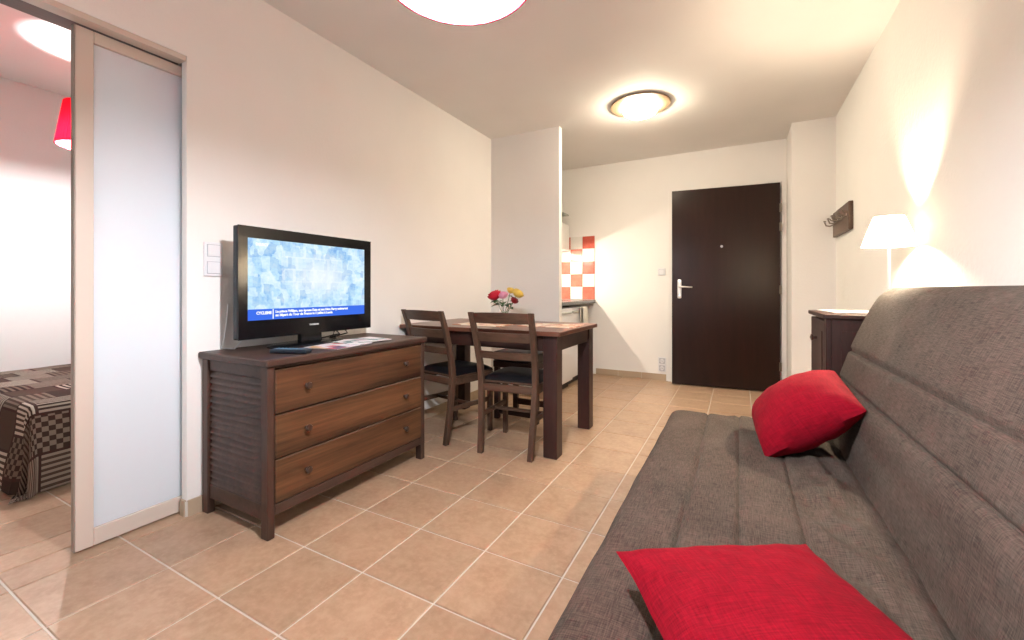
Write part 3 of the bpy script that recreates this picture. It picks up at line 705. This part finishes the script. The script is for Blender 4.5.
BP = [(.352, .375), (.366, .45), (.382, .55), (.408, .635), (.443, .745), (.487, .86), (.530, .955), (.560, 1.002), (.605, 1.030), (.655, 1.022), (.690, .975), (.692, .85), (.66, .60), (.62, .40), (.50, .34), (.40, .345)]
def back_disp(x, y, z):
    v = 0
    if x < .56:
        for sz in (.618, .748): v += groove(z-sz, .012, .008)
        v += .003*noise.noise(Vector((x*6, y*4, z*6)))+.004*math.sin((z-.39)/.12*PI)**2*(z < .63)
    return v
slab('backrest', catmull(BP+[BP[0]], 14)[:-1], SYA-.01, SYB+.035, M['sofa'], so, .045, 80, back_disp)
obj('base_frame', bx(-.26, .62, .06, SYB-SYA-.06, .06, .0995, .004), M['blackmat'], so)
for x in (-.22, .56):
    for y in (.1, SYB-SYA-.1): obj('foot', lathe([(.02, 0), (.025, .01), (.025, .0595)], 14, loc=(x, y, 0)), M['blackmat'], so)

def cushion(label, c, a, bvec, size, th, m, bend=0.0, seed=0, pinch=.075, ex=.55):
    a = Vector(a).normalized(); bvec = Vector(bvec); bvec = (bvec-a*bvec.dot(a)).normalized(); nrm = a.cross(bvec)
    if nrm.z < 0: nrm = -nrm
    b = bmesh.new(); uvl = b.loops.layers.uv.new('UVMap'); N = 30; V = {}
    for side in (1, -1):
        for i in range(N+1):
            for j in range(N+1):
                edge = i in (0, N) or j in (0, N)
                if edge and side == -1: V[side, i, j] = V[1, i, j]; continue
                u = -1+2*i/N; v = -1+2*j/N
                h_ = th/2*((1-u*u)**ex)*((1-v*v)**ex)
                pin = 1-pinch*(1-v*v)*abs(u)**3; pin2 = 1-pinch*(1-u*u)*abs(v)**3
                p = a*(u*pin*size/2)+bvec*(v*pin2*size/2)+nrm*(side*h_*(1 if side > 0 else .8))
                p += nrm*(bend*(u*u+v*v)*.5+.006*noise.noise(Vector((u*2.2, v*2.2, seed))))+nrm*(side*.004*noise.noise(Vector((u*5, v*5, seed+3)))*(0 if edge else 1))
                V[side, i, j] = b.verts.new(p)
    for side in (1, -1):
        for i in range(N):
            for j in range(N):
                ks = [(i, j), (i+1, j), (i+1, j+1), (i, j+1)]
                if side < 0: ks.reverse()
                f = b.faces.new([V[(side,)+k] for k in ks])
                for l, k in zip(f.loops, ks): l[uvl].uv = (k[0]/N*size, k[1]/N*size)
    o = obj('cushion', b, m, None, True, loc=c); return tag(o, label, 'cushion', 'red cushions on the sofa')
cushion('bright red linen cushion lying flat at the near end of the sofa', (.052, .814, .466), (.325, .19, .006), (.19, -.33, -.015), .41, .12, M['red'], .0, 1)
cushion('bright red linen cushion propped in the far corner of the sofa', (.222, 2.05, .528), (.797, -.052, .602), (-.077, .979, .188), .375, .25, M['red'], .0, 5, .0, .46)

# ------------------------------------------------------------------ cabinet behind the sofa, table lamp, coat rack
CX0, CY0, CY1, CZ = .374, 2.54, 3.03, .902
cb = empty('side_cabinet', (CX0, CY0, 0), 0, 'dark wenge side cabinet with round knob behind the sofa', 'cabinet')
W, L = XR-.012-CX0, CY1-CY0
obj('top', bx(-.012, W, -.012, L+.012, CZ-.022, CZ, .003), M['cab'], cb)
obj('body', bx(.022, W-.005, .006, L-.006, .06, CZ-.0225, .002), M['cab'], cb)
d = obj('cabinet_door', bx(0, .0215, .05, L-.01, .075, CZ-.035, .003), M['cab'], cb); obj('panel', bx(-.004, -.0005, .10, L-.06, .13, CZ-.09, .002), M['cab'], d)
obj('knob', lathe([(.008, 0), (.008, -.012), (.016, -.018), (.017, -.026), (0, -.032)], 16, axis='X', loc=(-.0045, L*.5, .765)), M['knob'], d, True)
obj('corner_post', bx(0, .0215, .006, .048, .06, CZ-.0225, .002), M['cab'], cb)
obj('side_panel', bx(.06, W-.04, .001, .0055, .12, CZ-.08, .002), M['cab'], cb)
obj('base', bx(.03, W-.02, .02, L-.02, .0005, .0595), M['cab'], cb)
o = tag(obj('booklet', bx(-.11, .11, -.15, .15, .0005, .006, .001), M['paper'], loc=(.52, 2.83, CZ)), 'thin white booklet lying on the dark side cabinet', 'booklet'); o.rotation_euler.z = .1
LX, LY = .626, 2.612
tl = empty('table_lamp', (LX, LY, CZ), 0, 'lit white table lamp with conical shade on the side cabinet', 'lamp')
obj('base', lathe([(0, .0005), (.06, .0005), (.062, .006), (.05, .014), (.015, .022), (0, .022)], 28), M['offwhite'], tl, True)
obj('pole', lathe([(.007, .0225), (.007, .33)], 14), M['offwhite'], tl, True)
obj('bulb_socket', lathe([(.0, .3305), (.014, .3305), (.014, .355), (0, .355)], 16), M['white'], tl, True)
def shade_mesh(r0, r1, z0, z1, n=48, pleat=0, bm=None, th=.0015):
    b = bm or bmesh.new(); R = []
    for r, z in ((r0, z0), ((r0+r1)/2, (z0+z1)/2), (r1, z1)):
        R.append([b.verts.new((( r+(pleat if i % 2 else -pleat))*math.cos(2*PI*i/n), (r+(pleat if i % 2 else -pleat))*math.sin(2*PI*i/n), z)) for i in range(n)])
    for a, c in zip(R, R[1:]):
        for i in range(n): b.faces.new((a[i], a[(i+1) % n], c[(i+1) % n], c[i]))
    return b
lshade = obj('lamp_shade', shade_mesh(.102, .056, .326, .464), translucent('ivory_shade', (.80, .78, .72), (.80, .74, .62), .42), tl, True)
obj('rim_trim', lathe([(.0958, .347), (.0968, .347), (.0962, .350), (.0952, .350), (.0958, .347)], 40, close=False), M['offwhite'], lshade)
obj('bulb', lathe([(0, .3555), (.009, .36), (.014, .375), (.016, .39), (.014, .400), (.008, .408), (0, .410)], 20), emit('warm_bulb', WARM, TABLELAMP), tl, True)

rk = empty('coat_rack', (XR, 4.22, 1.575), 0, 'brown wooden coat rack with metal hooks on the right wall', 'coat rack')
m = wood('rack_wood', (.055, .028, .016), (.12, .07, .045), axis='Y')
obj('board', bx(-.030, -.0005, -.295, .295, -.105, .105, .004), m, rk)
for k in range(4):
    y = -.24+k*.16
    hk = obj('hook', tube([(-.0305, y, .0), (-.06, y, -.012), (-.085, y, -.006), (-.095, y, .022)], .006, 8), M['hookmetal'], rk, True)
    obj('hook_knob', lathe([(0, 0), (.010, .004), (.010, .012), (0, .016)], 12, loc=(-.095, y, .022)), M['hookmetal'], hk, True)
    obj('upper_hook', tube([(-.0305, y, .03), (-.05, y, .035), (-.06, y, .05)], .005, 8), M['hookmetal'], hk, True)
    obj('hook_plate', lathe([(.014, -.0305), (.014, -.0335), (0, -.0335)], 14, axis='X', loc=(0, y, .012)), M['chrome'], rk)

# ------------------------------------------------------------------ ceiling lamp
cl = empty('ceiling_lamp', (-.71, 3.53, ZC), 0, 'round flush ceiling lamp with glowing glass dome near the entrance', 'lamp')
obj('dish', lathe([(.05, -.0005), (.222, -.0005), (.235, -.006), (.232, -.014), (.20, -.017), (.152, -.020), (.05, -.020)], 48, close=False), mat('amber_dish', (.26, .18, .11), .45, spec=.2), cl, True)
obj('dome', lathe([(.140, -.0205), (.142, -.036), (.128, -.064), (.095, -.086), (.048, -.098), (0, -.101)], 48), emit('dome_glow', (1, .87, .66), DOME), cl, True)

# ------------------------------------------------------------------ pendant lamps
def pendant(name, x, y, zr, r0, r1, hgt, strength, label):
    t = empty(name, (x, y, zr), 0, label, 'lamp')
    sh_ = obj('lamp_shade', shade_mesh(r0, r1, 0, hgt, 96, .0022), M['redshade'], t)
    obj('rim_trim', lathe([(r0-.002, -.002), (r0+.003, -.002), (r0+.003, .004), (r0-.002, .004), (r0-.002, -.002)], 64, close=False), M['redtrim'], sh_)
    obj('bulb', lathe([(0, .0), (.014, .004), (.020, .02), (.020, .075), (.014, .09), (0, .094)], 20), emit('cool_bulb', COOL, strength), t, True, loc=(0, 0, -.035+.02))
    obj('bulb_socket', lathe([(0, .0800), (.018, .0800), (.02, .13), (.008, .15), (0, .15)], 18), M['white'], t, True)
    obj('cord', tube([(0, 0, .1505), (0, 0, (ZC-zr)-.0305)], .003, 8), M['white'], t)
    obj('ceiling_rose', lathe([(0, ZC-zr-.0005), (.05, ZC-zr-.0005), (.045, ZC-zr-.02), (.012, ZC-zr-.03), (0, ZC-zr-.03)], 24), M['white'], t, True)
    sp_ = obj('shade_spider', tube([(-r1*.97, 0, hgt-.01), (0, 0, .135), (r1*.97, 0, hgt-.01)], .0015, 6), M['metal'], sh_)
M['redshade'] = translucent('red_pleated_fabric', (.50, .014, .020), (.50, .0025, .010), .11)
M['redtrim'] = mat('red_trim', (.55, .02, .05), .7)
pendant('pendant_lamp', -.524, .735, 1.683, .160, .098, .25, PENDANT, 'lit red pleated pendant shade hanging in the middle of the living room')
pendant('pendant_lamp', -3.60, 1.092, 1.915, .155, .118, .265, BEDLAMP, 'lit red pleated pendant shade seen through the bedroom opening')

# ------------------------------------------------------------------ bed
bd = empty('bed', (-3.87, .735, 0), 0, 'low bed under a brown and cream patchwork coverlet behind the sliding door', 'bed')
bw, bl, bz = .735, 1.95, .44
obj('base', bx(-bw+.03, bw-.03, .03, bl, .10, .25, .01), M['blackmat'], bd); obj('mattress', bx(-bw+.01, bw-.012, .012, bl, .2505, bz-.012, .03, seg=3), M['white'], bd)
for sx in (-1, 1):
    for y in (.12, bl-.1): obj('foot', lathe([(.025, 0), (.025, .0995)], 14, loc=(sx*(bw-.12), y, 0)), M['blackmat'], bd)
def coverlet_material():
    m = mat('patchwork', (.3, .2, .15), .9, spec=.1); tc = nd(m, 'ShaderNodeTexCoord'); sp = nd(m, 'ShaderNodeSeparateXYZ'); lk(m, tc.outputs['UV'], sp.inputs[0])
    cell = .20; U = mth(m, 'DIVIDE', sp.outputs[0], cell); V = mth(m, 'DIVIDE', sp.outputs[1], cell)
    V2 = mth(m, 'ADD', V, mth(m, 'MULTIPLY', mth(m, 'MODULO', mth(m, 'ABSOLUTE', mth(m, 'FLOOR', U)), 2), .4))
    cmb = nd(m, 'ShaderNodeCombineXYZ'); lk(m, mth(m, 'FLOOR', U), cmb.inputs[0]); lk(m, mth(m, 'FLOOR', V2), cmb.inputs[1])
    wn = nd(m, 'ShaderNodeTexWhiteNoise'); wn.noise_dimensions = '2D'; lk(m, cmb.outputs[0], wn.inputs['Vector'])
    sc = nd(m, 'ShaderNodeSeparateColor'); lk(m, wn.outputs['Color'], sc.inputs[0])
    fu, fv = mth(m, 'FRACT', U), mth(m, 'FRACT', V2)
    su = mth(m, 'GREATER_THAN', mth(m, 'FRACT', mth(m, 'MULTIPLY', U, 7)), .5); sv = mth(m, 'GREATER_THAN', mth(m, 'FRACT', mth(m, 'MULTIPLY', V2, 7)), .5)
    chk = mth(m, 'ABSOLUTE', mth(m, 'SUBTRACT', mth(m, 'GREATER_THAN', mth(m, 'FRACT', mth(m, 'MULTIPLY', U, 4)), .5), mth(m, 'GREATER_THAN', mth(m, 'FRACT', mth(m, 'MULTIPLY', V2, 4)), .5)))
    r = sc.outputs[0]
    def pick(lo, hi): return mth(m, 'MULTIPLY', mth(m, 'GREATER_THAN', r, lo), mth(m, 'LESS_THAN', r, hi))
    pat = mth(m, 'ADD', mth(m, 'MULTIPLY', pick(-1, .36), su), mth(m, 'ADD', mth(m, 'MULTIPLY', pick(.36, .66), sv), mth(m, 'MULTIPLY', pick(.66, .86), chk)))
    edge = mth(m, 'MAXIMUM', mth(m, 'LESS_THAN', fu, .07), mth(m, 'LESS_THAN', fv, .07))
    dark = ramp(m, sc.outputs[1], [(.2, (.035, .020, .016)), (.8, (.085, .055, .042))]); light = ramp(m, sc.outputs[2], [(.2, (.17, .125, .095)), (.8, (.50, .43, .35))])
    c = mixc(m, pat, dark, light); c = mixc(m, edge, c, (.06, .032, .026))
    lk(m, c, bsdf(m).inputs['Base Color']); bump(m, pat, .3, .003); return m
b = bmesh.new(); uvl = b.loops.layers.uv.new('UVMap'); NX, NY = 60, 80; G = []; over = .46
def cover(px, py):
    ex = max(abs(px)-bw, 0); ey = max(-py, 0); e = math.hypot(ex, ey); sx = 1 if px > 0 else -1
    x = min(max(px, -bw), bw); y = max(py, 0)
    if e == 0:
        return Vector((x, y, bz+.006*noise.noise(Vector((px*5, py*5, 0)))))
    dirx, diry = sx*ex/e, -ey/e
    ang = math.atan2(ey, ex)
    if sx < 0: dirx = 0 if ey > 0 else 0
    rr = .035; drop = min(e, bz-.012+.0)
    out = rr*(1-math.exp(-e/rr))+.10*e*e+ (.022*math.sin(8*(px+py))+.020*math.sin(ang*7)*(1 if ex > 0 and ey > 0 else 0))*min(1, e/.25)
    z = bz-max(0, e-rr*(1-math.exp(-e/rr))*.9)
    if z < .012: out += (.012-z)*.5; z = .012+.004*math.sin(px*30)
    return Vector((x+dirx*out, y+diry*out, z))
us = [-bw+(2*bw+over)*i/NX for i in range(NX+1)]; vs_ = [-over+(bl+over)*j/NY for j in range(NY+1)]
for u in us: G.append([b.verts.new(cover(u, v)) for v in vs_])
for i in range(NX):
    for j in range(NY):
        f = b.faces.new((G[i][j], G[i+1][j], G[i+1][j+1], G[i][j+1]))
        for l, (a, c) in zip(f.loops, ((i, j), (i+1, j), (i+1, j+1), (i, j+1))): l[uvl].uv = (us[a]+5, vs_[c]+5)
obj('coverlet', b, coverlet_material(), bd, True)
